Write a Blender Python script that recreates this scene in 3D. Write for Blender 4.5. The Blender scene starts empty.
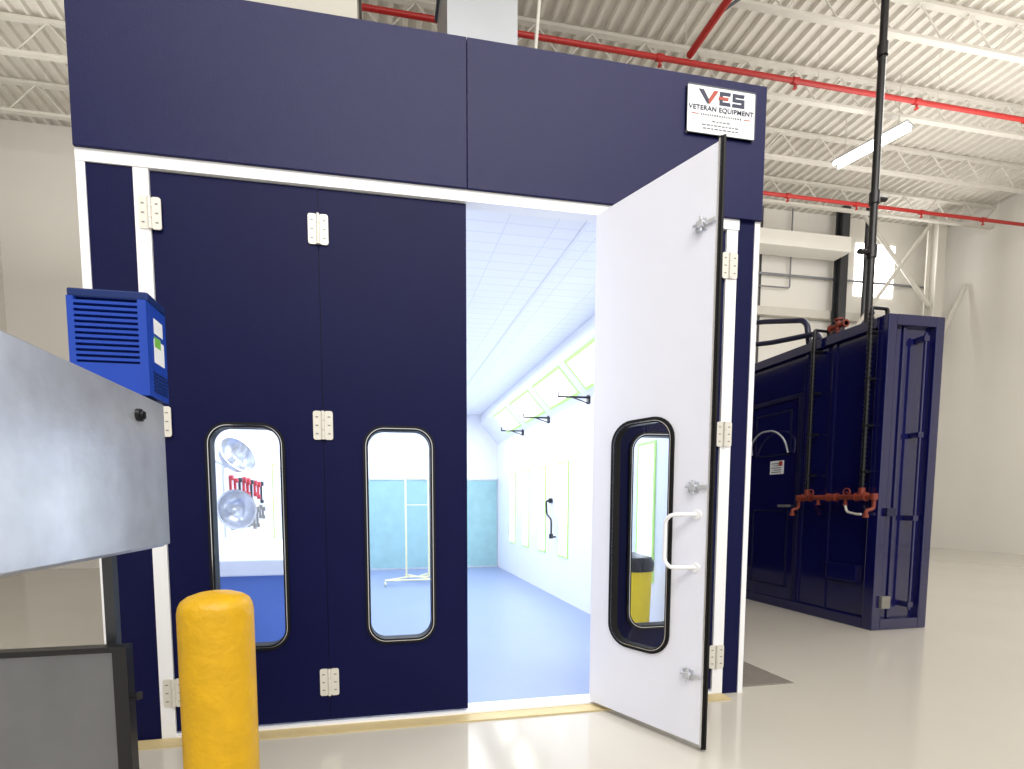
import bpy, bmesh, math, random
from mathutils import Matrix, Vector
random.seed(4)
scene=bpy.context.scene
COL=bpy.context.collection
try: scene.view_settings.view_transform='Standard'
except Exception: pass

# ---------------------------------------------------------------- materials
def lin(h):
    if isinstance(h,str):
        h=[int(h[i:i+2],16)/255 for i in (0,2,4)]
    return tuple((c/12.92 if c<=.04045 else ((c+.055)/1.055)**2.4) for c in h)+(1,)
def mat(name,col,rough=.5,metal=0,var=.04,scale=6,bump=0,bscale=80,emit=None,es=0,coat=0,spec=.5):
    m=bpy.data.materials.new(name);m.use_nodes=True;nt=m.node_tree;b=nt.nodes['Principled BSDF']
    c=lin(col);tc=nt.nodes.new('ShaderNodeTexCoord')
    if var>0:
        n=nt.nodes.new('ShaderNodeTexNoise');n.inputs['Scale'].default_value=scale;n.inputs['Detail'].default_value=3
        nt.links.new(tc.outputs['Object'],n.inputs['Vector'])
        mx=nt.nodes.new('ShaderNodeMix');mx.data_type='RGBA'
        mx.inputs[6].default_value=tuple(x*(1-var) for x in c[:3])+(1,)
        mx.inputs[7].default_value=tuple(min(1,x*(1+var)) for x in c[:3])+(1,)
        nt.links.new(n.outputs['Fac'],mx.inputs[0]);nt.links.new(mx.outputs[2],b.inputs['Base Color'])
    else: b.inputs['Base Color'].default_value=c
    if bump>0:
        n2=nt.nodes.new('ShaderNodeTexNoise');n2.inputs['Scale'].default_value=bscale
        nt.links.new(tc.outputs['Object'],n2.inputs['Vector'])
        bp=nt.nodes.new('ShaderNodeBump');bp.inputs['Strength'].default_value=bump;bp.inputs['Distance'].default_value=.01
        nt.links.new(n2.outputs['Fac'],bp.inputs['Height']);nt.links.new(bp.outputs['Normal'],b.inputs['Normal'])
    b.inputs['Roughness'].default_value=rough;b.inputs['Metallic'].default_value=metal
    b.inputs['Specular IOR Level'].default_value=spec;b.inputs['Coat Weight'].default_value=coat
    if emit: b.inputs['Emission Color'].default_value=lin(emit);b.inputs['Emission Strength'].default_value=es
    return m
def brickmat(name,c1,c2,sx,sy,mort=.03,rough=.5,axes='XY',off=0):
    m=mat(name,c1,rough,var=0);nt=m.node_tree;b=nt.nodes['Principled BSDF']
    tc=nt.nodes.new('ShaderNodeTexCoord');sp=nt.nodes.new('ShaderNodeSeparateXYZ');cb=nt.nodes.new('ShaderNodeCombineXYZ')
    nt.links.new(tc.outputs['Object'],sp.inputs[0])
    nt.links.new(sp.outputs[axes[0]],cb.inputs[0]);nt.links.new(sp.outputs[axes[1]],cb.inputs[1])
    br=nt.nodes.new('ShaderNodeTexBrick');br.offset=off;br.inputs['Scale'].default_value=1
    br.inputs['Brick Width'].default_value=sx;br.inputs['Row Height'].default_value=sy;br.inputs['Mortar Size'].default_value=mort
    br.inputs['Color1'].default_value=lin(c1);br.inputs['Color2'].default_value=tuple(x*.985 for x in lin(c1)[:3])+(1,)
    br.inputs['Mortar'].default_value=lin(c2)
    nt.links.new(cb.outputs[0],br.inputs['Vector']);nt.links.new(br.outputs['Color'],b.inputs['Base Color'])
    return m
def glassmat(name,tint='fafcff'):
    m=bpy.data.materials.new(name);m.use_nodes=True;nt=m.node_tree;nt.nodes.clear()
    o=nt.nodes.new('ShaderNodeOutputMaterial');t=nt.nodes.new('ShaderNodeBsdfTransparent');g=nt.nodes.new('ShaderNodeBsdfGlossy')
    f=nt.nodes.new('ShaderNodeFresnel');f.inputs[0].default_value=1.25;mx=nt.nodes.new('ShaderNodeMixShader')
    t.inputs[0].default_value=lin(tint);g.inputs['Roughness'].default_value=.02
    nt.links.new(f.outputs[0],mx.inputs[0]);nt.links.new(t.outputs[0],mx.inputs[1]);nt.links.new(g.outputs[0],mx.inputs[2]);nt.links.new(mx.outputs[0],o.inputs[0])
    return m
M={}
M['navy']=mat('navy_enamel','060a3a',.46,0,.12,3,.20,300,spec=.15)
M['navyf']=mat('navy_fascia_lit_enamel','0d1044',.36,0,.16,1.2,.22,300,spec=.22)  # lighter than the door navy: reflected ceiling light put into the colour
M['white']=mat('white_enamel','f0f1f4',.35,0,.02,3)
M['leafw']=mat('white_leaf_skin','e9ebf6',.4,0,.02,3,.05,200)
M['black']=mat('black_rubber','08080a',.5,0,.1,8,spec=.3)
M['blackp']=mat('black_plastic','101014',.35,0,.1,8)
M['nickel']=mat('satin_nickel','dedad0',.4,.25,.05,20)
M['screw']=mat('screw_grey','8d8a84',.4,.5,.05,20)
M['silver']=mat('bright_zinc_latch','c9ccd2',.3,.5,.05,20)
M['chrome']=mat('bright_chrome','d8dade',.15,1,.02,20)
M['bowlm']=mat('spun_aluminium','dcdfe4',.22,.7,.06,20)
M['steel']=mat('brushed_galvanised_steel','c8ccd3',.28,.55,.20,12,.08,26)
M['gsteel']=mat('dull_guard_steel','7c7e82',.4,.5,.14,6,.05,30)
M['dsteel']=mat('dark_steel','4a4c50',.4,.6,.1,8)
M['yellow']=mat('safety_yellow_plastic','c99c0a',.42,0,.16,16,.38,48,spec=.4)
M['yell2']=mat('glowing_yellow_plastic','f6d21a',.45,0,.05,9,emit='f6d21a',es=.08)  # faint glow added to brighten the bin, which is no lamp
M['cream']=mat('cream_painted_tube','dcd8ae',.4,0,.04,9)
M['blue']=mat('drive_blue_plastic','1840a4',.4,0,.05,12,spec=.35)
M['blued']=mat('drive_dark_blue_plastic','0f2860',.45,0,.05,12,spec=.3)
M['paper']=mat('label_paper','eef0f2',.6,0,.02,12)
M['ink']=mat('label_ink','5a606a',.6,0,.02,12)
M['red']=mat('red_pipe_paint','a8201c',.4,0,.08,12)
M['rust']=mat('red_oxide_casting','7d3222',.5,0,.18,14)
M['green']=mat('lime_glow_frame','b8e284',.5,0,.03,12,emit='bcec80',es=.25)  # frame glows lime, painting the light fringe around the lamp panels
M['lamp']=mat('lit_lamp_panel','ffffff',.5,0,0,emit='f8faff',es=4)
M['lampc']=mat('lit_tube','ffffff',.5,0,0,emit='fffdf6',es=9)
M['bwall']=mat('booth_wall_white','e2e5ef',.38,0,.02,3)
M['bfloor']=mat('booth_floor_blue','8494b8',.42,0,.08,1.2,.04,60,spec=.4)
M['bceil']=brickmat('booth_ceiling_filter','edeff3','dde1ec',.31,.115,.004,.6,off=0)
M['teal']=mat('teal_exhaust_filter','94bbc0',.85,0,.16,5,.3,60)
M['benchb']=mat('bench_blue_base','6484cc',.5,0,.06,5)
M['floor']=mat('grey_epoxy_floor','beb9af',.11,0,.06,.8,.02,6,spec=.55)
M['tan']=mat('tan_floor_strip','c4b285',.5,0,.08,5)
M['wwall']=mat('warehouse_wall_white','e2dfd8',.7,0,.04,.8)
M['deck']=mat('roof_deck_white','d8d3ca',.6,0,.05,2)
M['joist']=mat('joist_white_paint','cecac1',.55,0,.05,4)
M['duct']=mat('duct_sheet_metal','8d9095',.35,.45,.08,3)
M['pduct']=mat('pale_duct_paint','b4b0a6',.5)
M['cont']=mat('navy_container_paint','0e0f46',.13,0,.12,3,.10,6,spec=.6,coat=.6)
M['contd']=mat('dark_navy_paint','0e1038',.35,0,.1,3)
M['grate']=mat('dark_floor_grate','8a847d',.6,.2,.15,20)
M['grey']=mat('grey_cable','b9bbc0',.4,.3,.05,20)
M['navyt']=mat('sign_navy','1c2340',.5,0,0)
M['redt']=mat('sign_red','a8402c',.5,0,0)
M['glass']=glassmat('window_glass')
M['tool']=mat('tool_red_plastic','c23c44',.45,0,.05,10)
M['bench']=mat('bench_white_top','f2f4f8',.4,0,.02,5)
M['day']=mat('daylight_pane','ffffff',.4,0,0,emit='fffdfa',es=6)
M['stg']=mat('sticker_green','78b84a',.5)

# ---------------------------------------------------------------- helpers
WM={}
def link(ob,parent=None):
    COL.objects.link(ob)
    W=ob.matrix_basis.copy();WM[ob.name]=W
    if parent is not None:
        ob.parent=parent;ob.matrix_parent_inverse=WM[parent.name].inverted()
    return ob
def empty(name,loc,label=None,cat=None,group=None):
    e=bpy.data.objects.new(name,None);e.location=loc;e.empty_display_size=.1;link(e)
    tag(e,label,cat,group);return e
def tag(o,label=None,cat=None,group=None,kind=None):
    if label:o['label']=label
    if cat:o['category']=cat
    if group:o['group']=group
    if kind:o['kind']=kind
    return o
def finish(bm,name,m,parent=None,origin=None,smooth=False,bevel=0):
    bmesh.ops.recalc_face_normals(bm,faces=bm.faces)
    xs=[v.co for v in bm.verts]
    if origin is None:
        lo=Vector([min(c[i] for c in xs) for i in range(3)]);hi=Vector([max(c[i] for c in xs) for i in range(3)])
        origin=Vector(((lo.x+hi.x)/2,(lo.y+hi.y)/2,lo.z))
    origin=Vector(origin)
    bmesh.ops.translate(bm,verts=bm.verts,vec=-origin)
    me=bpy.data.meshes.new(name);bm.to_mesh(me);bm.free()
    for mm in (m if isinstance(m,(list,tuple)) else [m]): me.materials.append(mm)
    if smooth:
        for p in me.polygons:p.use_smooth=True
        me.set_sharp_from_angle(angle=math.radians(40))
    ob=bpy.data.objects.new(name,me);ob.location=origin;link(ob,parent)
    if bevel:
        md=ob.modifiers.new('bevel','BEVEL');md.width=bevel;md.segments=2;md.limit_method='ANGLE'
    return ob
def abox(bm,x0,x1,y0,y1,z0,z1,mi=0):
    vs=[bm.verts.new(p) for p in [(x0,y0,z0),(x1,y0,z0),(x1,y1,z0),(x0,y1,z0),(x0,y0,z1),(x1,y0,z1),(x1,y1,z1),(x0,y1,z1)]]
    for f in [(0,3,2,1),(4,5,6,7),(0,1,5,4),(1,2,6,5),(2,3,7,6),(3,0,4,7)]:
        bm.faces.new([vs[i] for i in f]).material_index=mi
def acyl(bm,p,q,r,seg=12,r2=None,mi=0):
    p=Vector(p);q=Vector(q);d=(q-p)
    if d.length<1e-6:return
    a=d.normalized();u=a.orthogonal().normalized();w=a.cross(u);r2=r if r2 is None else r2
    A=[];B=[]
    for i in range(seg):
        t=2*math.pi*i/seg;o=u*math.cos(t)+w*math.sin(t)
        A.append(bm.verts.new(p+o*r));B.append(bm.verts.new(q+o*r2))
    for i in range(seg):
        j=(i+1)%seg;bm.faces.new([A[i],A[j],B[j],B[i]]).material_index=mi
    bm.faces.new(A[::-1]).material_index=mi;bm.faces.new(B).material_index=mi
def alathe(bm,cx,cy,prof,seg=32,mi=0):
    rings=[]
    for r,z in prof:
        if r<1e-5: rings.append([bm.verts.new((cx,cy,z))])
        else: rings.append([bm.verts.new((cx+r*math.cos(2*math.pi*i/seg),cy+r*math.sin(2*math.pi*i/seg),z)) for i in range(seg)])
    for a,b in zip(rings,rings[1:]):
        for i in range(seg):
            j=(i+1)%seg
            f=[a[i%len(a)],a[j%len(a)],b[j%len(b)],b[i%len(b)]]
            g=[]
            for v in f:
                if v not in g:g.append(v)
            if len(g)>2: bm.faces.new(g).material_index=mi
def box(name,x0,x1,y0,y1,z0,z1,m,parent=None,bevel=0):
    bm=bmesh.new();abox(bm,x0,x1,y0,y1,z0,z1);return finish(bm,name,m,parent,bevel=bevel)
def cyl(name,p,q,r,m,parent=None,seg=20,r2=None):
    bm=bmesh.new();acyl(bm,p,q,r,seg,r2);return finish(bm,name,m,parent,smooth=True)
def fillet(pts,r,n=6):
    pts=[Vector(p) for p in pts];out=[pts[0]]
    for i in range(1,len(pts)-1):
        a,b,c=pts[i-1],pts[i],pts[i+1];d1=(a-b);d2=(c-b);rr=min(r,d1.length*.45,d2.length*.45)
        p1=b+d1.normalized()*rr;p2=b+d2.normalized()*rr
        for k in range(n+1):
            t=k/n;out.append(p1*(1-t)**2+b*2*t*(1-t)+p2*t*t)
    out.append(pts[-1]);return out
def asweep(bm,pts,r,seg=10,mi=0):
    pts=[Vector(p) for p in pts];rings=[];u=None
    for i,p in enumerate(pts):
        t=(pts[min(i+1,len(pts)-1)]-pts[max(i-1,0)]).normalized()
        if u is None:u=t.orthogonal().normalized()
        u=(u-t*u.dot(t)).normalized();w=t.cross(u)
        rings.append([bm.verts.new(p+(u*math.cos(2*math.pi*k/seg)+w*math.sin(2*math.pi*k/seg))*r) for k in range(seg)])
    for a,b in zip(rings,rings[1:]):
        for k in range(seg):
            j=(k+1)%seg;bm.faces.new([a[k],a[j],b[j],b[k]]).material_index=mi
    bm.faces.new(rings[0][::-1]).material_index=mi;bm.faces.new(rings[-1]).material_index=mi
def tube(name,pts,r,m,parent=None,fr=.05,seg=12):
    bm=bmesh.new();asweep(bm,fillet(pts,fr),r,seg);return finish(bm,name,m,parent,smooth=True)
def rrect(cx,cz,w,h,r,n=8):
    o=[]
    for sx,sz,a0 in ((1,1,0),(-1,1,90),(-1,-1,180),(1,-1,270)):
        for k in range(n+1):
            a=math.radians(a0+90*k/n);o.append((cx+sx*(w/2-r)+r*math.cos(a),cz+sz*(h/2-r)+r*math.sin(a)))
    return o
def holed(name,x0,x1,z0,z1,y0,y1,hole,m,parent=None,origin=None):
    bm=bmesh.new();edges=[]
    for loop in ([(x0,z0),(x1,z0),(x1,z1),(x0,z1)],rrect(*hole)):
        vs=[bm.verts.new((a,y0,b)) for a,b in loop]
        for i in range(len(vs)): edges.append(bm.edges.new((vs[i],vs[(i+1)%len(vs)])))
    bmesh.ops.triangle_fill(bm,edges=edges,use_beauty=True)
    r=bmesh.ops.extrude_face_region(bm,geom=list(bm.faces))
    bmesh.ops.translate(bm,verts=[v for v in r['geom'] if isinstance(v,bmesh.types.BMVert)],vec=(0,y1-y0,0))
    return finish(bm,name,m,parent,origin)
def ring(name,cx,cz,w,h,r,t,y0,y1,m,parent=None):
    bm=bmesh.new();O=rrect(cx,cz,w,h,r);I=rrect(cx,cz,w-2*t,h-2*t,max(.01,r-t));L=[]
    for loop,y in ((O,y0),(O,y1),(I,y1),(I,y0)): L.append([bm.verts.new((a,y,b)) for a,b in loop])
    n=len(O)
    for k in range(4):
        A=L[k];B=L[(k+1)%4]
        for i in range(n):
            j=(i+1)%n;bm.faces.new([A[i],A[j],B[j],B[i]])
    return finish(bm,name,m,parent,smooth=True)
def plate(name,cx,cz,w,h,r,y0,y1,m,parent=None):
    bm=bmesh.new();O=rrect(cx,cz,w,h,r)
    A=[bm.verts.new((a,y0,b)) for a,b in O];B=[bm.verts.new((a,y1,b)) for a,b in O];n=len(O)
    bm.faces.new(A);bm.faces.new(B[::-1])
    for i in range(n): bm.faces.new([A[i],A[(i+1)%n],B[(i+1)%n],B[i]])
    return finish(bm,name,m,parent)
def apoly(bm,pts,y0,y1):
    A=[bm.verts.new((a,y0,b)) for a,b in pts];B=[bm.verts.new((a,y1,b)) for a,b in pts];n=len(pts)
    bm.faces.new(A);bm.faces.new(B[::-1])
    for i in range(n): bm.faces.new([A[i],A[(i+1)%n],B[(i+1)%n],B[i]])
def text(name,body,size,loc,m,parent=None,ext=.001,sx=1,bold=0,sp=1):
    cu=bpy.data.curves.new(name,'FONT');cu.body=body;cu.size=size;cu.extrude=ext;cu.align_x='CENTER';cu.align_y='CENTER';cu.offset=bold;cu.space_character=sp
    t=bpy.data.objects.new(name+'_tmp',cu);COL.objects.link(t);bpy.context.view_layer.update()
    me=bpy.data.meshes.new_from_object(t.evaluated_get(bpy.context.evaluated_depsgraph_get()))
    bpy.data.objects.remove(t);me.materials.clear();me.materials.append(m)
    xs=[v.co.x for v in me.vertices];ys=[v.co.y for v in me.vertices]
    me.transform(Matrix.Translation((-(min(xs)+max(xs))/2,-(min(ys)+max(ys))/2,0)))
    me.transform(Matrix.Rotation(math.radians(90),4,'X')@Matrix.Scale(sx,4,(1,0,0)))
    ob=bpy.data.objects.new(name,me);ob.matrix_basis=Matrix.Translation(loc)
    return link(ob,parent)

# ---------------------------------------------------------------- building shell
RZ=8.5
def struct(o,l=None):
    o['kind']='structure'
    if l:o['label']=l
    return o
struct(box('floor',-7,15,-9,8.2,-.1,0,M['floor']),'glossy light grey epoxy warehouse floor')
struct(box('wall_north',-7.2,15.2,8,8.2,-.1,RZ,M['wwall']),'white painted warehouse wall')
struct(box('wall_east',15,15.2,-9,8,-.1,RZ,M['wwall']),'white painted warehouse wall')
struct(box('wall_west',-7.2,-7,-9,8,-.1,RZ,M['wwall']),'white painted warehouse wall')
bm=bmesh.new();x=-7.2;prof=[]
while x<15.2:
    prof+=[(x,RZ),(x+.05,RZ),(x+.07,RZ+.07),(x+.2,RZ+.07)];x+=.22
prev=None
for a,b in prof:
    v1=bm.verts.new((a,-9,b));v2=bm.verts.new((a,8.2,b))
    if prev: bm.faces.new([prev[0],v1,v2,prev[1]])
    prev=(v1,v2)
struct(finish(bm,'ceiling',M['deck']),'white corrugated metal roof deck')
struct(box('trim_1',-1.42,2.2,-.11,-.02,0,.010,M['tan']),'tan painted floor strip')
bm=bmesh.new();abox(bm,12.2,13.4,7.985,8,6.6,7.9);wn=finish(bm,'window_1',M['day']);struct(wn,'bright daylight clerestory window')

def joist(y):
    bm=bmesh.new();zt=RZ-.02;zb=RZ-.55
    abox(bm,-7,15,y-.04,y+.04,zt-.05,zt);abox(bm,-7,15,y-.04,y+.04,zb,zb+.045)
    x=-7;up=True
    while x<14.6:
        a=(x,y,zb+.03 if up else zt-.03);b=(x+.45,y,zt-.03 if up else zb+.03);acyl(bm,a,b,.012,6);up=not up;x+=.45
    return finish(bm,'roof_joist',M['joist'])
for y in (-3.2,-1.4,.4,2.2,3.4,4.6,5.8,7.0):
    tag(joist(y),'white open-web steel roof joist under the deck','roof joist','roof joists')

def pipe(name,pts,r,m,label,cat,group=None,fr=.05):
    o=tube(name,pts,r,m,fr=fr);return tag(o,label,cat,group)
def sprink(name,p,q,r,label,n=4):
    bm=bmesh.new();acyl(bm,p,q,r,14);p=Vector(p);q=Vector(q)
    for i in range(1,n+1):
        c=p.lerp(q,i/(n+1));d=(q-p).normalized()*.05;acyl(bm,c-d,c+d,r*1.35,14)
        acyl(bm,c,c+Vector((0,0,-.10)),.014,8);acyl(bm,c+Vector((0,0,-.10)),c+Vector((0,0,-.11)),.03,10)
        e=c+d*8;acyl(bm,e,(e.x,e.y,RZ),.004,6,mi=1)
    return tag(finish(bm,name,[M['red'],M['joist']],smooth=True),label,'sprinkler pipe','red sprinkler pipes')
sprink('sprinkler_pipe',(-7,3.8,7.5),(15,3.8,7.5),.034,'red sprinkler pipe hung below the roof joists',9)
sprink('sprinkler_pipe',(4.46,-9,7.60),(4.46,3.8,7.60),.05,'thicker red sprinkler main crossing below the roof',5)
sprink('sprinkler_pipe',(5,6.1,7.5),(15,6.1,7.5),.034,'red sprinkler pipe hung near the far wall',5)
o=tube('sway_brace',[(4.5,3.3,7.66),(6.2,2.25,8.5)],.02,M['dsteel']);tag(o,'thin dark steel sway brace clamped to a sprinkler pipe','pipe brace')

def luminaire(cx,cy,cz,L,ang,label):
    e=empty('ceiling_light',(cx,cy,cz),label,'ceiling light','fluorescent ceiling lights')
    bm=bmesh.new();abox(bm,cx-.14,cx+.14,cy-L/2,cy+L/2,cz+.05,cz+.07);finish(bm,'lamp_housing',M['duct'],e)
    for k in (-.09,.09):
        cyl('lamp_tube',(cx+k,cy-L/2+.03,cz+.02),(cx+k,cy+L/2-.03,cz+.02),.03,M['lampc'],e,8)
    for k in (-L*.35,L*.35): cyl('hanger_rod',(cx,cy+k,cz+.07),(cx,cy+k,RZ),.006,M['joist'],e,6)
    e.rotation_euler=(0,0,ang);return e
luminaire(8.75,4.8,7.55,1.1,math.radians(19),'lit twin-tube fluorescent light hanging under the roof deck')
luminaire(8.0,-1.0,7.55,1.3,0,'lit twin-tube fluorescent light hanging under the roof deck')
luminaire(-4.8,1.5,7.55,1.3,0,'lit twin-tube fluorescent light hanging under the roof deck')

def hcol(name,x,y,z0,z1,m,w=.25):
    bm=bmesh.new();abox(bm,x-w/2,x+w/2,y-w/2,y-w/2+.03,z0,z1);abox(bm,x-w/2,x+w/2,y+w/2-.03,y+w/2,z0,z1);abox(bm,x-.02,x+.02,y-w/2+.03,y+w/2-.03,z0,z1)
    return finish(bm,name,m)
tag(hcol('steel_column',11.45,7.7,0,RZ,M['dsteel'],.2),'dark grey steel column against the white wall','steel column')
tag(hcol('steel_column',13.9,7.4,0,RZ,M['joist'],.25),'white steel column with diagonal braces beside it','steel column')
o=box('wall_duct',7.0,11.3,7.3,7.75,7.25,7.6,M['wwall'],bevel=.02);tag(o,'long pale rectangular air duct along the far wall','air duct')
bm=bmesh.new();acyl(bm,(11.6,7.4,5.5),(13.8,7.4,8.3),.045,8);acyl(bm,(13.8,7.4,6.2),(11.7,7.4,8.2),.045,8);acyl(bm,(14,7.4,5.0),(14.9,7.4,6.8),.05,8)
tag(finish(bm,'wall_brace',M['joist']),'white diagonal steel bracing between wall columns','steel bracing')
o=box('wall_rail',6,15,7.85,7.95,5.9,6.1,M['joist']);tag(o,'white horizontal steel rail on the far wall','wall rail')
pipe('wall_pipe',[(11.95,7.5,3),(11.95,7.5,RZ)],.05,M['dsteel'],'dark vertical pipe on the far wall','pipe')
pipe('wall_conduit',[(8.3,7.9,3),(8.3,7.9,6.6),(10.2,7.9,6.6),(10.2,7.9,RZ)],.018,M['duct'],'thin grey conduit bent along the far wall','conduit')
pipe('wall_conduit',[(9.4,7.95,3),(9.4,7.95,RZ)],.022,M['dsteel'],'thin dark vertical conduit on the far wall','conduit')
pipe('wall_conduit',[(6,7.9,6.9),(14.5,7.9,6.9)],.03,M['duct'],'thin grey horizontal conduit on the far wall','conduit')

# ---------------------------------------------------------------- spray booth
XL,XR=-1.42,2.36; ZD=2.926; ZF=2.99; ZT=3.766; YB=6.4
booth=empty('spray_booth',(.47,0,0),'large navy paint spray booth with brightly lit white interior','spray booth')
for a,b in ((XL,.5085),(.5115,XR)):
    box('header_panel',a,b,-.03,.05,ZF,ZT,M['navyf'],booth,bevel=.003)
box('roof_plenum',XL+.02,XR-.02,.06,YB+.1,3.02,3.7,M['navy'],booth)
box('side_wall',XL+.02,-1.34,.06,YB+.1,0,3.01,M['navy'],booth)
box('side_wall',2.334,XR-.005,.06,YB+.1,0,3.01,M['navy'],booth)
box('inner_wall',-1.34,-1.33,.06,YB,0,2.99,M['bwall'],booth)
box('inner_wall',2.323,2.333,.06,YB,0,2.99,M['bwall'],booth)
box('back_wall',-1.34,2.334,YB,YB+.1,0,3.01,M['bwall'],booth)
box('booth_ceiling',-1.33,2.323,.06,YB,2.985,3.015,M['bceil'],booth)
box('booth_floor',-1.33,2.323,.0,YB,0.0,.012,M['bfloor'],booth)
box('frame_header',XL,2.215,-.016,.055,ZD+.004,ZF,M['white'],booth)
box('frame_post',-1.17,-1.10,-.012,.055,0,ZD+.004,M['white'],booth)
box('frame_post',2.135,2.21,-.012,.055,0,ZD+.004,M['white'],booth)
box('front_panel',-1.38,-1.17,-.008,.055,0,ZD+.004,M['navy'],booth)
box('front_panel',2.21,2.325,-.008,.055,0,ZF,M['navy'],booth)
box('frame_post',2.325,XR,-.014,.055,0,ZF,M['white'],booth)
box('frame_post',XL,-1.38,-.014,.055,0,ZD+.004,M['white'],booth)
box('threshold',-1.10,2.135,-.02,.10,0,.022,M['white'],booth)

def hinge(x,z,parent,y=-.002,w=.046,h=.155):
    bm=bmesh.new()
    for s in (-1,1):
        a,b=sorted((x+s*.007,x+s*(w+.006)))
        lo=rrect((a+b)/2,z,b-a,h,.012,4)
        A=[bm.verts.new((p,y-.006,q)) for p,q in lo];B=[bm.verts.new((p,y,q)) for p,q in lo]
        bm.faces.new(A);bm.faces.new(B[::-1])
        for i in range(len(lo)): bm.faces.new([A[i],A[(i+1)%len(lo)],B[(i+1)%len(lo)],B[i]])
        for k in (-.045,0,.045):
            abox(bm,x+s*.032-.007,x+s*.032+.007,y-.0075,y-.006,z+k-.003,z+k+.003,1)
    for k in range(3):
        acyl(bm,(x,y-.009,z-h/2+k*h/3+.001),(x,y-.009,z-h/2+(k+1)*h/3-.001),.009,12)
    o=finish(bm,'hinge',[M['nickel'],M['screw']],parent,smooth=True);o['label']='satin nickel butt hinge';return o

def door_leaf(x0,x1,wc,origin,ww=.40,zc=1.078,hh=1.235):
    p=holed('door_leaf',x0,x1,.035,ZD-.002,0,.03,(wc,zc,ww-.03,hh-.03,.10),M['navy'],booth,origin)
    holed('inner_skin',x0+.004,x1-.004,.035,ZD-.002,.03,.05,(wc,zc,ww-.03,hh-.03,.10),M['leafw'],p)
    ring('window_gasket',wc,zc,ww,hh,.115,.026,-.012,.062,M['black'],p)
    ring('gasket_bead',wc,zc,ww-.026,hh-.026,.103,.004,-.015,.066,M['chrome'],p)['label']='thin bright bead on the gasket'
    plate('window_glass',wc,zc,ww-.05,hh-.05,.092,.02,.026,M['glass'],p)
    return p
L1=door_leaf(-1.098,-.2925,-.694,(-1.097,0,.035))
L2=door_leaf(-.2895,.508,.12,(.508,0,.035))
L4=door_leaf(1.335,2.133,1.72,(2.13,0,.035))
box('seam_seal',-.296,-.286,.006,.048,.035,ZD-.002,M['black'],L1)
for z in (2.715,1.69,.255): hinge(-1.10,z,L1,-.010);hinge(-.291,z,L1);hinge(2.158,z,L4,-.012)
HX=1.318; LW=.694
p=holed('door_leaf',HX-LW,HX,.035,ZD-.002,.012,.03,(HX-.325,1.075,.35,1.25,.10),M['navy'],booth,(HX,0,.035))
p['label']='open white-faced door leaf'
holed('inner_skin',HX-LW,HX,.035,ZD-.002,.03,.05,(HX-.325,1.075,.35,1.25,.10),M['leafw'],p)
ring('window_gasket',HX-.325,1.075,.38,1.28,.125,.028,.010,.058,M['black'],p)
ring('gasket_bead',HX-.325,1.075,.345,1.245,.107,.004,.008,.061,M['chrome'],p)
plate('window_glass',HX-.325,1.075,.332,1.232,.10,.032,.038,M['glass'],p)
bm=bmesh.new();abox(bm,HX-LW-.007,HX-LW,.012,.046,.012,ZD+.022);acyl(bm,(HX-LW-.008,.026,.012),(HX-LW-.008,.026,ZD+.026),.009,10)
finish(bm,'edge_seal',M['black'],p)
box('seal_holder',HX-LW-.004,HX-LW+.003,.046,.053,.03,ZD+.01,M['chrome'],p)
for z in (2.58,1.335,.385):
    a=HX-LW
    bm=bmesh.new();abox(bm,a+.045,a+.10,.05,.056,z-.028,z+.028);abox(bm,a+.055,a+.08,.056,.082,z-.016,z+.016)
    acyl(bm,(a+.05,.070,z+.004),(a+.105,.070,z+.004),.008,10);acyl(bm,(a+.068,.070,z-.034),(a+.068,.070,z+.038),.008,10)
    abox(bm,a+.003,a+.05,.056,.062,z-.010,z+.010)
    finish(bm,'latch',M['silver'],p,bevel=.002)['label']='silver metal latch'
bm=bmesh.new();asweep(bm,fillet([(HX-.64,.05,1.20),(HX-.56,.145,1.20),(HX-.53,.145,1.17),(HX-.53,.145,.965),(HX-.56,.145,.935),(HX-.64,.05,.935)],.03),.010,12)
for z in (1.20,.935): acyl(bm,(HX-.64,.05,z),(HX-.64,.058,z),.024,14)
finish(bm,'pull_handle',M['white'],p,smooth=True)['label']='white tubular pull handle'
p.rotation_euler=(0,0,math.radians(116.2))

# sign
s=empty('booth_sign',(2.045,-.04,3.43),'white sign board with dark and red lettering on the header','sign')
plate('sign_board',2.045,3.57,.455,.27,.012,-.042,-.031,M['paper'],s)
ring('sign_border',2.045,3.57,.455,.27,.012,.003,-.046,-.031,M['ink'],s)
ya,yb=-.0445,-.0415;zc=3.645;h=.037
def letter(polys,m):
    bm=bmesh.new()
    for q in polys: apoly(bm,q,ya,yb)
    return finish(bm,'lettering',m,s)
letter([[(1.893,zc+h),(1.924,zc+h),(1.958,zc-h*.35),(1.958,zc-h),(1.949,zc-h)]],M['navyt'])
letter([[(1.958,zc-h),(1.967,zc-h),(2.022,zc+h),(1.992,zc+h),(1.958,zc-h*.35)]],M['redt'])
letter([[(2.030,zc+h),(2.104,zc+h),(2.100,zc+h-.018),(2.050,zc+h-.018),(2.050,zc+.009),(2.030,zc+.009)],[(2.030,zc-.008),(2.050,zc-.008),(2.050,zc-h+.018),(2.100,zc-h+.018),(2.104,zc-h),(2.030,zc-h)]],M['navyt'])
letter([[(2.026,zc+.009),(2.090,zc+.009),(2.086,zc-.008),(2.022,zc-.008)]],M['redt'])
letter([[(2.116,zc+h),(2.196,zc+h),(2.192,zc+h-.018),(2.136,zc+h-.018),(2.136,zc+.009),(2.116,zc+.009)],[(2.116,zc+.009),(2.196,zc+.009),(2.196,zc-.008),(2.116,zc-.008)]],M['navyt'])
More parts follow.
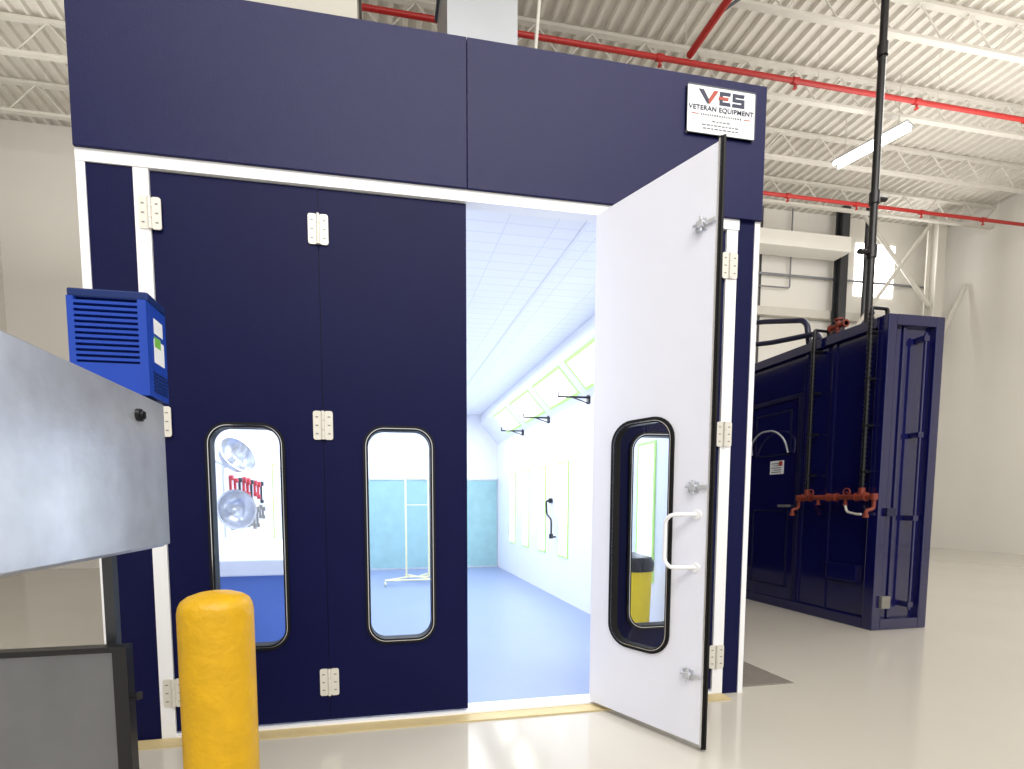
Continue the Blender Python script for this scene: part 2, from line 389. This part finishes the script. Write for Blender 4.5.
letter([[(2.176,zc-.008),(2.196,zc-.008),(2.196,zc-h),(2.112,zc-h),(2.116,zc-h+.018),(2.176,zc-h+.018)]],M['navyt'])
text('lettering','VETERAN EQUIPMENT',.037,(2.045,-.0435,3.578),M['navyt'],s,sx=1.12,bold=.0004,sp=1.05)
def fine(z,w,hh,m,a,b):
    bm=bmesh.new();x=2.045-w/2
    while x<2.045+w/2-.01:
        l=random.uniform(a,b);abox(bm,x,x+l,-.0435,-.0425,z,z+hh);x+=l+.007
    finish(bm,'fine_print',m,s)
fine(3.540,.27,.010,M['ink'],.007,.010);fine(3.508,.12,.006,M['ink'],.01,.025);fine(3.486,.25,.006,M['ink'],.01,.025);fine(3.466,.24,.006,M['ink'],.01,.025)
for a,b in ((1.85,1.895),(2.195,2.24)): box('accent_line',a,b,-.0435,-.0425,3.543,3.547,M['redt'],s)

# booth lights
def fixture(side,y0,y1):
    if side>0: A=Vector((2.0,0,2.80));B=Vector((2.27,0,2.50))
    else: A=Vector((-1.02,0,2.80));B=Vector((-1.28,0,2.50))
    d=(B-A);nn=Vector((d.z,0,-d.x)).normalized()
    if nn.x*side>0: nn=-nn
    def quad(bm,a,b,ya,yb,o0,o1):
        vs=[]
        for o in (o0,o1):
            for (pt,yy) in ((a,ya),(b,ya),(b,yb),(a,yb)):
                c=pt+nn*o;vs.append(bm.verts.new((c.x,yy,c.z)))
        for f in [(0,1,2,3),(4,7,6,5),(0,4,5,1),(1,5,6,2),(2,6,7,3),(3,7,4,0)]: bm.faces.new([vs[i] for i in f])
    bm=bmesh.new();e=.045
    quad(bm,A,A.lerp(B,.10),y0,y1,0,.012);quad(bm,A.lerp(B,.90),B,y0,y1,0,.012)
    quad(bm,A.lerp(B,.10),A.lerp(B,.90),y0,y0+e,0,.012);quad(bm,A.lerp(B,.10),A.lerp(B,.90),y1-e,y1,0,.012)
    f=finish(bm,'light_frame',M['green'],booth);f['label']='lime green light frame with added glow'
    bm=bmesh.new();quad(bm,A.lerp(B,.10),A.lerp(B,.90),y0+e,y1-e,0,.010)
    finish(bm,'light_panel',M['lamp'],f)
for sd in (1,-1):
    for y0,y1 in ((.35,1.2),(1.27,2.25),(2.40,3.34),(3.52,4.42),(4.62,5.45)): fixture(sd,y0,y1)
def slope(side):
    X0,X1=((1.98,2.323) if side>0 else (-1.0,-1.33));bm=bmesh.new()
    v=[bm.verts.new(c) for c in ((X0,.07,2.984),(X0,.07,2.815),(X1,.07,2.43),(X1,.07,2.984))]
    w=[bm.verts.new((c.co.x,YB-.002,c.co.z)) for c in v]
    bm.faces.new(v);bm.faces.new(w[::-1])
    for i in range(4): bm.faces.new([v[i],v[(i+1)%4],w[(i+1)%4],w[i]])
    finish(bm,'light_cove',M['bwall'],booth)
slope(1);slope(-1)
for sd in (1,-1):
    for y0,y1 in ((.98,1.26),(1.75,2.1),(2.84,3.17),(3.65,3.94),(4.40,4.74),(5.15,5.5)):
        if sd<0 and y0<3.4: continue
        X=2.323 if sd>0 else -1.33
        bm=bmesh.new();t=.028;a,b=sorted((X,X-sd*.014))
        abox(bm,a,b,y0,y1,.57,.57+t);abox(bm,a,b,y0,y1,1.79-t,1.79);abox(bm,a,b,y0,y0+t,.57+t,1.79-t);abox(bm,a,b,y1-t,y1,.57+t,1.79-t)
        f=finish(bm,'light_frame',M['green'],booth);f['label']='lime green light frame with added glow'
        a,b=sorted((X,X-sd*.010));box('light_panel',a,b,y0+t,y1-t,.57+t,1.79-t,M['lamp'],f)
bm=bmesh.new();abox(bm,-.2,2.30,YB-.03,YB,.04,1.72)
f=finish(bm,'exhaust_filter',M['teal'],booth);f['label']='pale teal exhaust filter wall'
bm=bmesh.new()
for a,b,c,d in ((-.24,2.32,1.72,1.75),(-.24,2.32,.012,.04),(-.24,-.2,.04,1.72),(1.02,1.04,.04,1.72)): abox(bm,a,b,YB-.045,YB,c,d)
finish(bm,'filter_frame',M['steel'],f)
for x in (-.4,.45,1.3):
    box('ceiling_rail',x-.012,x+.012,.1,YB-.02,2.978,2.985,M['bwall'],booth)
for y in (2.3,3.55,4.72):
    bm=bmesh.new();abox(bm,1.95,2.323,y-.010,y+.010,2.42,2.44);abox(bm,2.30,2.323,y-.03,y+.03,2.36,2.50);abox(bm,1.95,1.965,y-.010,y+.010,2.44,2.48)
    acyl(bm,(2.10,y,2.435),(2.30,y,2.37),.007,8)
    finish(bm,'wall_bracket',M['blackp'],booth,bevel=.002)['label']='black steel wall bracket'
bm=bmesh.new();asweep(bm,fillet([(2.32,3.42,1.30),(2.24,3.42,1.30),(2.24,3.40,1.12),(2.24,3.22,1.05),(2.24,3.22,.82),(2.30,3.22,.82)],.05),.013,10)
acyl(bm,(2.32,3.42,1.30),(2.28,3.42,1.30),.035,12);acyl(bm,(2.24,3.22,.86),(2.24,3.22,.80),.028,12)
finish(bm,'air_hose_arm',M['blackp'],booth,smooth=True)['label']='dark air hose arm'

# inside things ------------------------------------------------------
r=empty('rolling_rack',(.45,4.75,.012),'cream tubular rolling rack on casters inside the booth','rack')
bm=bmesh.new();z0=.10
for x in (.42,.78): acyl(bm,(x,4.8,z0),(x,4.8,1.67),.015,10)
acyl(bm,(.42,4.8,1.67),(.78,4.8,1.67),.013,10);acyl(bm,(.42,4.8,1.25),(.78,4.8,1.25),.007,8)
for q in ((.08,4.5),(.42,5.1),(.78,4.5),(.78,5.1)): acyl(bm,(.60 if q[0]>.4 else .42,4.8,z0),(q[0],q[1],z0),.015,10)
acyl(bm,(.08,4.5,z0),(.78,4.5,z0),.013,10);acyl(bm,(.42,4.8,z0),(.78,4.8,z0),.013,10)
finish(bm,'rack_frame',M['cream'],r,smooth=True)
for q in ((.08,4.5),(.42,5.1),(.78,4.5),(.78,5.1)):
    cyl('caster',(q[0]-.012,q[1],.048),(q[0]+.012,q[1],.048),.034,M['cream'],r,14)
BX,BY=2.02,.80
b=empty('trash_bin',(BX,BY,.012),'yellow plastic bin with black lid inside the booth','bin')
bm=bmesh.new();alathe(bm,BX,BY,[(0,.012),(.12,.012),(.13,.05),(.15,.72),(0,.72)],28);finish(bm,'bin_body',M['yell2'],b,smooth=True)
bm=bmesh.new();alathe(bm,BX,BY,[(0,.72),(.16,.72),(.165,.78),(.14,.83),(.04,.86),(0,.86)],28);finish(bm,'bin_lid',M['blackp'],b,smooth=True)
w=empty('work_bench',(-1.05,2.2,.012),'white basin bench with blue base along the booth wall','work bench')
box('bench_top',-1.325,-.66,1.2,3.6,.70,.83,M['bench'],w,bevel=.012)
box('bench_base',-1.32,-.72,1.25,3.55,.012,.70,M['benchb'],w)
for k in range(4): box('bench_door',-.716,-.706,1.32+k*.55,1.83+k*.55,.10,.66,M['benchb'],w,bevel=.003)
tb=box('tool_board',-1.33,-1.315,1.7,3.2,.98,1.72,M['bwall']);tag(tb,'white tool board fixed to the booth wall','tool board')
def dish(x,y,z,R,tz,tx):
    bm=bmesh.new();alathe(bm,0,0,[(0,0),(R*.16,0),(R*.16,.05),(R*.38,.065),(R*.8,.105),(R,.17),(R*1.06,.175),(R*1.06,.182),(R*.97,.180),(R*.76,.115),(R*.34,.078),(R*.18,.075),(R*.18,.11),(R*.10,.13),(0,.135)],28)
    bmesh.ops.rotate(bm,verts=bm.verts,matrix=Matrix.Rotation(math.radians(tz),3,'Z')@Matrix.Rotation(math.radians(tx),3,'X'))
    bmesh.ops.translate(bm,verts=bm.verts,vec=(x,y,z));acyl(bm,(x,y,z),(-1.33,y+.08,z+.05),.012,8)
    return tag(finish(bm,'round_lamp',M['bowlm'],None,smooth=True),'round metal reflector lamp on a wall arm inside the booth','lamp','round metal lamps')
dish(-1.22,1.42,1.58,.155,55,62);dish(-1.22,1.42,1.21,.15,40,85)
def wrench(y,z,L,m,lab):
    w_=random.uniform(.010,.018)
    bm=bmesh.new();abox(bm,-1.314,-1.296,y-w_,y+w_,z-L,z);acyl(bm,(-1.314,y,z),(-1.28,y,z),w_*2,12);acyl(bm,(-1.314,y,z-L),(-1.284,y,z-L),w_*1.6,12)
    return tag(finish(bm,'hand_tool',m,None,bevel=.002),lab,'hand tool','tools on the tool board')
for i in range(9):
    if i%3!=2: wrench(1.84+i*.14,1.50+random.uniform(-.03,.03),random.uniform(.10,.2),M['tool'],'red-handled hand tool hung on the tool board')
    else: wrench(1.84+i*.14,1.50,.2,M['dsteel'],'steel wrench hung on the tool board')
for i in range(10): wrench(1.84+i*.13,1.22+random.uniform(-.03,.03),random.uniform(.08,.18),M['screw'],'steel wrench hung on the tool board')

# ---------------------------------------------------------------- roof-top ducts behind header
def stack(name,x0,x1,y0,y1,z0,z1,label,m):
    bm=bmesh.new();abox(bm,x0,x1,y0,y1,z0,z1);z=z0+1.2
    while z<z1: abox(bm,x0-.02,x1+.02,y0-.02,y1+.02,z,z+.04);z+=1.1
    return tag(finish(bm,name,m),label,'air duct','ducts on the booth roof')
stack('exhaust_duct',.5,.98,.6,1.1,3.71,RZ,'grey sheet metal duct rising from the booth roof',M['duct'])
stack('exhaust_duct',-.78,-.08,.6,1.2,3.71,RZ,'wide pale sheet metal duct rising from the booth roof',M['pduct'])
pipe('conduit',[(1.25,1.2,3.71),(1.25,1.2,4.2),(1.6,1.2,RZ)],.015,M['joist'],'thin pale conduit rising from the booth roof','conduit',fr=.2)

# ---------------------------------------------------------------- container building
CX0,CX1,CY0,CY1,CZ=4.73,5.38,1.084,5.6,3.02
c=empty('steel_container',(5.1,3.3,0),'glossy navy steel container room with door and corner posts','container')
box('container_body',CX0+.05,CX1-.05,CY0+.05,CY1-.05,.02,CZ-.03,M['cont'],c)
for x in (CX0,CX1-.10):
    for y in (CY0,CY1-.10): box('corner_post',x,x+.10,y,y+.10,0,CZ,M['cont'],c,bevel=.008)
for z0,z1 in ((0,.11),(CZ-.10,CZ)):
    box('side_rail',CX0,CX0+.09,CY0+.10,CY1-.10,z0,z1,M['cont'],c,bevel=.006)
    box('side_rail',CX0+.10,CX1-.10,CY0,CY0+.09,z0,z1,M['cont'],c,bevel=.006)
for y in (1.62,1.95,2.82,3.6,4.4):
    box('wall_rib',CX0+.035,CX0+.05,y,y+.04,.11,CZ-.10,M['cont'],c,bevel=.004)
for x in (4.95,):
    box('wall_rib',x,x+.04,CY0+.035,CY0+.05,.11,CZ-.10,M['cont'],c,bevel=.006)
d=box('container_door',CX0+.025,CX0+.05,2.03,2.74,.10,2.45,M['cont'],c,bevel=.006)
bm=bmesh.new()
for a,b2,z0,z1 in ((1.99,2.03,.08,2.5),(2.74,2.78,.08,2.5),(2.03,2.74,2.45,2.5)): abox(bm,CX0+.01,CX0+.05,a,b2,z0,z1)
finish(bm,'door_frame',M['contd'],c)
for z0,z1 in ((.25,1.15),(1.82,2.32)):
    bm=bmesh.new()
    abox(bm,CX0+.018,CX0+.025,2.12,2.65,z0,z0+.02);abox(bm,CX0+.018,CX0+.025,2.12,2.65,z1,z1+.02);abox(bm,CX0+.018,CX0+.025,2.12,2.14,z0,z1);abox(bm,CX0+.018,CX0+.025,2.63,2.65,z0,z1)
    finish(bm,'door_moulding',M['contd'],d)
bm=bmesh.new();acyl(bm,(CX0+.025,2.10,1.22),(CX0-.04,2.10,1.22),.014,10);abox(bm,CX0-.05,CX0-.035,2.06,2.20,1.205,1.235);finish(bm,'door_handle',M['screw'],d)
box('door_label',CX0+.016,CX0+.024,2.21,2.40,1.60,1.76,M['paper'],d)['label']='white printed label'
bm=bmesh.new()
for k in range(5): abox(bm,CX0+.013,CX0+.016,2.235,2.375-(k%2)*.03,1.62+k*.026,1.628+k*.026)
abox(bm,CX0+.012,CX0+.016,2.22,2.27,1.70,1.75,1);finish(bm,'label_print',[M['ink'],M['redt']],d)
bm=bmesh.new();x=5.13;acyl(bm,(x,CY0-.02,.2),(x,CY0-.02,2.85),.012,10)
for z in (.25,1.1,1.9,2.8): abox(bm,x-.03,x+.03,CY0-.034,CY0+.04,z-.025,z+.025)
finish(bm,'lock_bar',M['cont'],c,smooth=False)
box('door_hinge',4.80,4.90,CY0-.03,CY0,.22,.34,M['screw'],c,bevel=.004)
box('door_hinge',4.80,4.90,CY0-.03,CY0,1.12,1.2,M['contd'],c,bevel=.004)
box('side_plate',CX0+.01,CX0+.05,1.28,1.60,.45,.62,M['cont'],c,bevel=.004)

def ribhose(y,z0,z1,r=.017):
    bm=bmesh.new();asweep(bm,[(CX0-.06,y,z1+.04),(CX0-.06,y,z0)],r,12);z=z0+.02
    while z<z1+.02: acyl(bm,(CX0-.06,y,z),(CX0-.06,y,z+.018),r*1.35,12);z+=.045
    for k in range(4):
        zz=z0+.15+k*(z1-z0-.3)/3;abox(bm,CX0-.07,CX0+.03,y-.03,y+.03,zz-.010,zz+.010)
    asweep(bm,fillet([(CX0-.06,y,z1+.03),(CX0-.06,y,z1+.08),(CX0+.12,y,z1+.08),(CX0+.12,y,z1+.0)],.04),r,12)
    return tag(finish(bm,'ribbed_hose',M['blackp'],None,smooth=True),'black ribbed hose clamped vertically to the container side','hose','black ribbed hoses')
ribhose(1.80,1.405,3.03);ribhose(1.20,1.405,3.03)
def small_valve(name,x,y,z,lab):
    bm=bmesh.new();acyl(bm,(x,y-.09,z),(x,y+.09,z),.024,12);acyl(bm,(x,y,z-.04),(x,y,z+.06),.024,12);acyl(bm,(x,y-.09,z),(x,y-.075,z),.04,12);acyl(bm,(x,y+.075,z),(x,y+.09,z),.04,12)
    acyl(bm,(x,y,z+.06),(x,y,z+.075),.045,12);acyl(bm,(x,y,3.03),(x,y,z-.03),.018,10)
    return tag(finish(bm,name,M['rust'],smooth=True),lab,'valve')
small_valve('gate_valve',4.83,1.68,3.12,'rust-red gate valve standing on the container roof')
v=empty('valve_manifold',(CX0-.08,1.5,1.3),'rust-red pipe manifold with valves and handwheels on the container','valve manifold')
X=CX0-.06
bm=bmesh.new();acyl(bm,(X,1.88,1.31),(X,1.10,1.31),.026,14)
for y in (1.80,1.50,1.20):
    acyl(bm,(X,y-.04,1.31),(X,y+.04,1.31),.036,14)
    for q in (-.045,.045): acyl(bm,(X,y+q-.006,1.31),(X,y+q+.006,1.31),.044,14)
for y in (1.80,1.20): acyl(bm,(X,y,1.33),(X,y,1.40),.028,14)
for y in (1.66,1.36): acyl(bm,(X,y,1.31),(X,y,1.24),.016,12);acyl(bm,(X,y,1.24),(X,y,1.23),.024,12)
finish(bm,'manifold_pipe',M['rust'],v,smooth=True)
for y,z in ((1.70,1.36),(1.30,1.36)):
    bm=bmesh.new();acyl(bm,(X-.02,y,1.32),(X-.06,y,z),.008,10)
    asweep(bm,[(X-.06,y+.035*math.cos(t*math.pi/8),z+.035*math.sin(t*math.pi/8)) for t in range(17)],.006,8)
    abox(bm,X-.064,X-.056,y-.035,y+.035,z-.004,z+.004)
    finish(bm,'valve_handwheel',M['rust'],v,smooth=True)
for y in (1.90,1.08):
    bm=bmesh.new();asweep(bm,fillet([(X,y,1.31),(X,y,1.19),(X-.06,y+.02,1.18),(X-.06,y+.02,1.12)],.03),.017,10);acyl(bm,(X,y,1.28),(X,y,1.34),.030,12);acyl(bm,(X-.06,y+.02,1.14),(X-.06,y+.02,1.11),.024,12);finish(bm,'drain_spout',M['rust'],v,smooth=True)
bm=bmesh.new();asweep(bm,fillet([(X,1.36,1.23),(X,1.34,1.16),(X-.02,1.22,1.14),(X-.02,1.18,1.14)],.03),.012,10);finish(bm,'bent_spout',M['nickel'],v,smooth=True)
for y in (1.60,1.42): box('pipe_bracket',X,CX0+.05,y-.012,y+.012,1.29,1.33,M['dsteel'],v)
pipe('cable_loop',[(CX0-.015,2.66,1.86),(CX0-.05,2.64,2.0),(CX0-.06,2.5,2.12),(CX0-.06,2.28,2.12),(CX0-.05,2.14,2.0),(CX0-.015,2.12,1.84)],.010,M['grey'],'grey flexible conduit looped above the container door','conduit',fr=.1)
pipe('roof_pipe',[(4.95,4.6,3.03),(4.95,4.5,3.95),(4.93,2.85,3.60),(4.92,2.15,3.36),(4.92,2.1,3.03)],.030,M['contd'],'dark navy pipe sloping over the container roof','pipe','dark pipes over the container',.10)
pipe('roof_pipe',[(4.86,3.5,3.03),(4.86,3.3,3.42),(4.86,2.6,3.25),(4.86,1.95,3.14),(4.86,1.9,3.03)],.030,M['contd'],'dark navy pipe bent down onto the container roof','pipe','dark pipes over the container',.10)
bm=bmesh.new();px,py=5.2,1.68;acyl(bm,(px,py,3.03),(px,py,RZ),.034,14)
for z in (3.1,3.9,4.45,5.9,7.2): acyl(bm,(px,py,z-.06),(px,py,z+.06),.047,14)
acyl(bm,(px,py,3.9),(px-.16,py,3.9),.026,10);acyl(bm,(px,py,4.45),(px+.14,py,4.45),.026,10)
tag(finish(bm,'drop_pipe',M['blackp'],smooth=True),'black vertical drop pipe with couplings onto the container roof','pipe')

g=empty('floor_grate',(2.65,.33,0),'grey rectangular floor grate beside the booth corner','floor grate')
bm=bmesh.new();abox(bm,2.41,2.83,.06,.56,0,.006)
for k in range(16): abox(bm,2.42+k*.026,2.43+k*.026,.07,.55,.006,.009)
finish(bm,'grate_plate',M['grate'],g)

# ---------------------------------------------------------------- bollard
b=empty('bollard',(-.416,-1.42,0),'yellow plastic-sleeved steel safety bollard','bollard')
bm=bmesh.new();R=.089;alathe(bm,-.416,-1.42,[(0,0),(R,0),(R,.988),(R-.003,1.004),(R*.90,1.016),(R*.75,1.026),(R*.5,1.034),(R*.25,1.038),(0,1.040)],48)
finish(bm,'bollard_sleeve',M['yellow'],b,smooth=True)

# ---------------------------------------------------------------- control cabinet + drive
CX=-.75
cb=empty('control_cabinet',(-.9,-1.1,0),'grey metal control cabinet on steel posts','control cabinet')
box('cabinet_body',-1.02,CX-.02,-1.79,-.83,1.11,1.625,M['steel'],cb,bevel=.006)
box('cabinet_door',CX-.018,CX,-1.785,-.835,1.118,1.617,M['steel'],cb,bevel=.005)
bm=bmesh.new();acyl(bm,(CX,-1.03,1.545),(CX+.012,-1.03,1.545),.020,20);acyl(bm,(CX+.012,-1.03,1.545),(CX+.02,-1.03,1.545),.013,20);abox(bm,CX+.02,CX+.024,-1.033,-1.027,1.535,1.555)
finish(bm,'door_lock',M['blackp'],cb,smooth=True)
for y in (-1.02,-1.6): box('support_post',-.875,-.845,y-.015,y+.015,0,1.11,M['dsteel'],cb)
dv=empty('variable_frequency_drive',(-.88,-.86,1.625),'blue motor drive unit with vents and white labels on the cabinet','motor drive')
DX0,DX1,DY0,DY1,DZ0,DZ1=-.98,-.752,-.945,-.80,1.626,1.965
box('drive_body',DX0,DX1,DY0+.02,DY1,DZ0,DZ1-.03,M['blued'],dv,bevel=.006)
box('drive_side',DX1,DX1+.006,DY0+.02,DY1,DZ0,DZ1-.03,M['blue'],dv,bevel=.002)
box('drive_top',DX0-.004,DX1+.008,DY0+.01,DY1+.004,DZ1-.03,DZ1,M['blued'],dv,bevel=.006)
bm=bmesh.new()
abox(bm,DX0,DX1+.006,DY0,DY0+.02,DZ0,DZ0+.10);abox(bm,DX0,DX0+.02,DY0,DY0+.02,DZ0+.10,DZ1-.03);abox(bm,DX1-.02,DX1+.006,DY0,DY0+.02,DZ0+.10,DZ1-.03)
for k in range(11): abox(bm,DX0+.02,DX1-.02,DY0,DY0+.02,DZ0+.108+k*.018,DZ0+.117+k*.018)
finish(bm,'vent_grille',M['blue'],dv)
SX=DX1+.006
box('side_sticker',SX,SX+.001,DY0+.05,DY1-.03,DZ1-.12,DZ1-.07,M['paper'],dv)
box('side_sticker',SX,SX+.001,DY0+.045,DY1-.025,DZ0+.12,DZ0+.20,M['paper'],dv)
box('warning_sticker',SX,SX+.0012,DY0+.05,DY1-.05,DZ1-.165,DZ1-.13,M['stg'],dv)
bm=bmesh.new()
for k in range(6): abox(bm,SX,SX+.003,DY0+.03,DY1-.01,DZ0+.02+k*.012,DZ0+.026+k*.012)
finish(bm,'side_vent',M['blued'],dv)
lb=empty('steel_guard_panel',(-1.0,-1.12,0),'low framed steel guard panel with dark edge and small knob','guard panel')
box('panel_sheet',-1.40,-.815,-1.115,-1.095,.04,.805,M['gsteel'],lb)
bm=bmesh.new();abox(bm,-1.42,-.775,-1.125,-1.085,.810,.825);abox(bm,-.815,-.775,-1.125,-1.085,0,.81);abox(bm,-1.42,-1.40,-1.125,-1.085,0,.81);abox(bm,-1.40,-.815,-1.125,-1.085,.02,.04)
finish(bm,'edge_frame',M['blackp'],lb)
bm=bmesh.new();acyl(bm,(-.775,-1.105,.66),(-.755,-1.105,.66),.006,10);acyl(bm,(-.755,-1.105,.65),(-.755,-1.105,.67),.010,12);finish(bm,'panel_knob',M['blackp'],lb)

# ---------------------------------------------------------------- lights
def area(name,loc,rot,sx,sy,power,col=(1,1,1)):
    l=bpy.data.lights.new(name,'AREA');l.shape='RECTANGLE';l.size=sx;l.size_y=sy;l.energy=power;l.color=col
    o=bpy.data.objects.new(name,l);o.location=loc;o.rotation_euler=rot;COL.objects.link(o);return o
WC=(1,.978,.942)
area('front_fill_light',(1.5,-5.5,7.6),(math.radians(25),0,0),9,3,720,WC)  # unseen fill added behind the camera to light the front; no skylight there
area('bay_fill_light',(9.5,2.0,7.5),(0,0,0),4,3,280,WC)  # added broad fill over the bay, separate from the tube fixtures
area('roof_fill_light',(9.5,2.5,5.6),(math.pi,0,0),5,6,250,WC)  # roof fills: unseen upward panels added to brighten the deck, no fixtures there
area('roof_fill_light',(1.5,-2.5,5.8),(math.pi,0,0),8,3,270,WC)
area('roof_fill_light',(-4.6,3,5.6),(math.pi,0,0),3,5,140,WC)
area('booth_fill_light',(.5,3.2,2.94),(0,0,0),2.4,5,142,(.965,.98,1))  # added fill under the booth ceiling, on top of the cove and wall panels
w=bpy.data.worlds.new('world');scene.world=w;w.use_nodes=True
w.node_tree.nodes['Background'].inputs[0].default_value=(1,.98,.95,1);w.node_tree.nodes['Background'].inputs[1].default_value=1.0

# ---------------------------------------------------------------- camera
yw,pt,rl=[math.radians(a) for a in (9.814,4.1,-.29)]
F=Vector((math.sin(yw)*math.cos(pt),math.cos(yw)*math.cos(pt),-math.sin(pt)));R0=Vector((math.cos(yw),-math.sin(yw),0));U0=R0.cross(F)
Rr=R0*math.cos(rl)+U0*math.sin(rl);Uu=U0*math.cos(rl)-R0*math.sin(rl)
cd=bpy.data.cameras.new('camera');co=bpy.data.objects.new('camera',cd);COL.objects.link(co)
mw=Matrix.Identity(4)
for i in range(3): mw[i][0]=Rr[i];mw[i][1]=Uu[i];mw[i][2]=-F[i]
mw[0][3],mw[1][3],mw[2][3]=0,-2.706,1.257
co.matrix_world=mw
cd.sensor_width=36;cd.lens=471.707/1024*36;cd.shift_x=(512-460.604)/1024;cd.shift_y=(538.085-384.5)/1024
cd.clip_start=.05
scene.camera=co
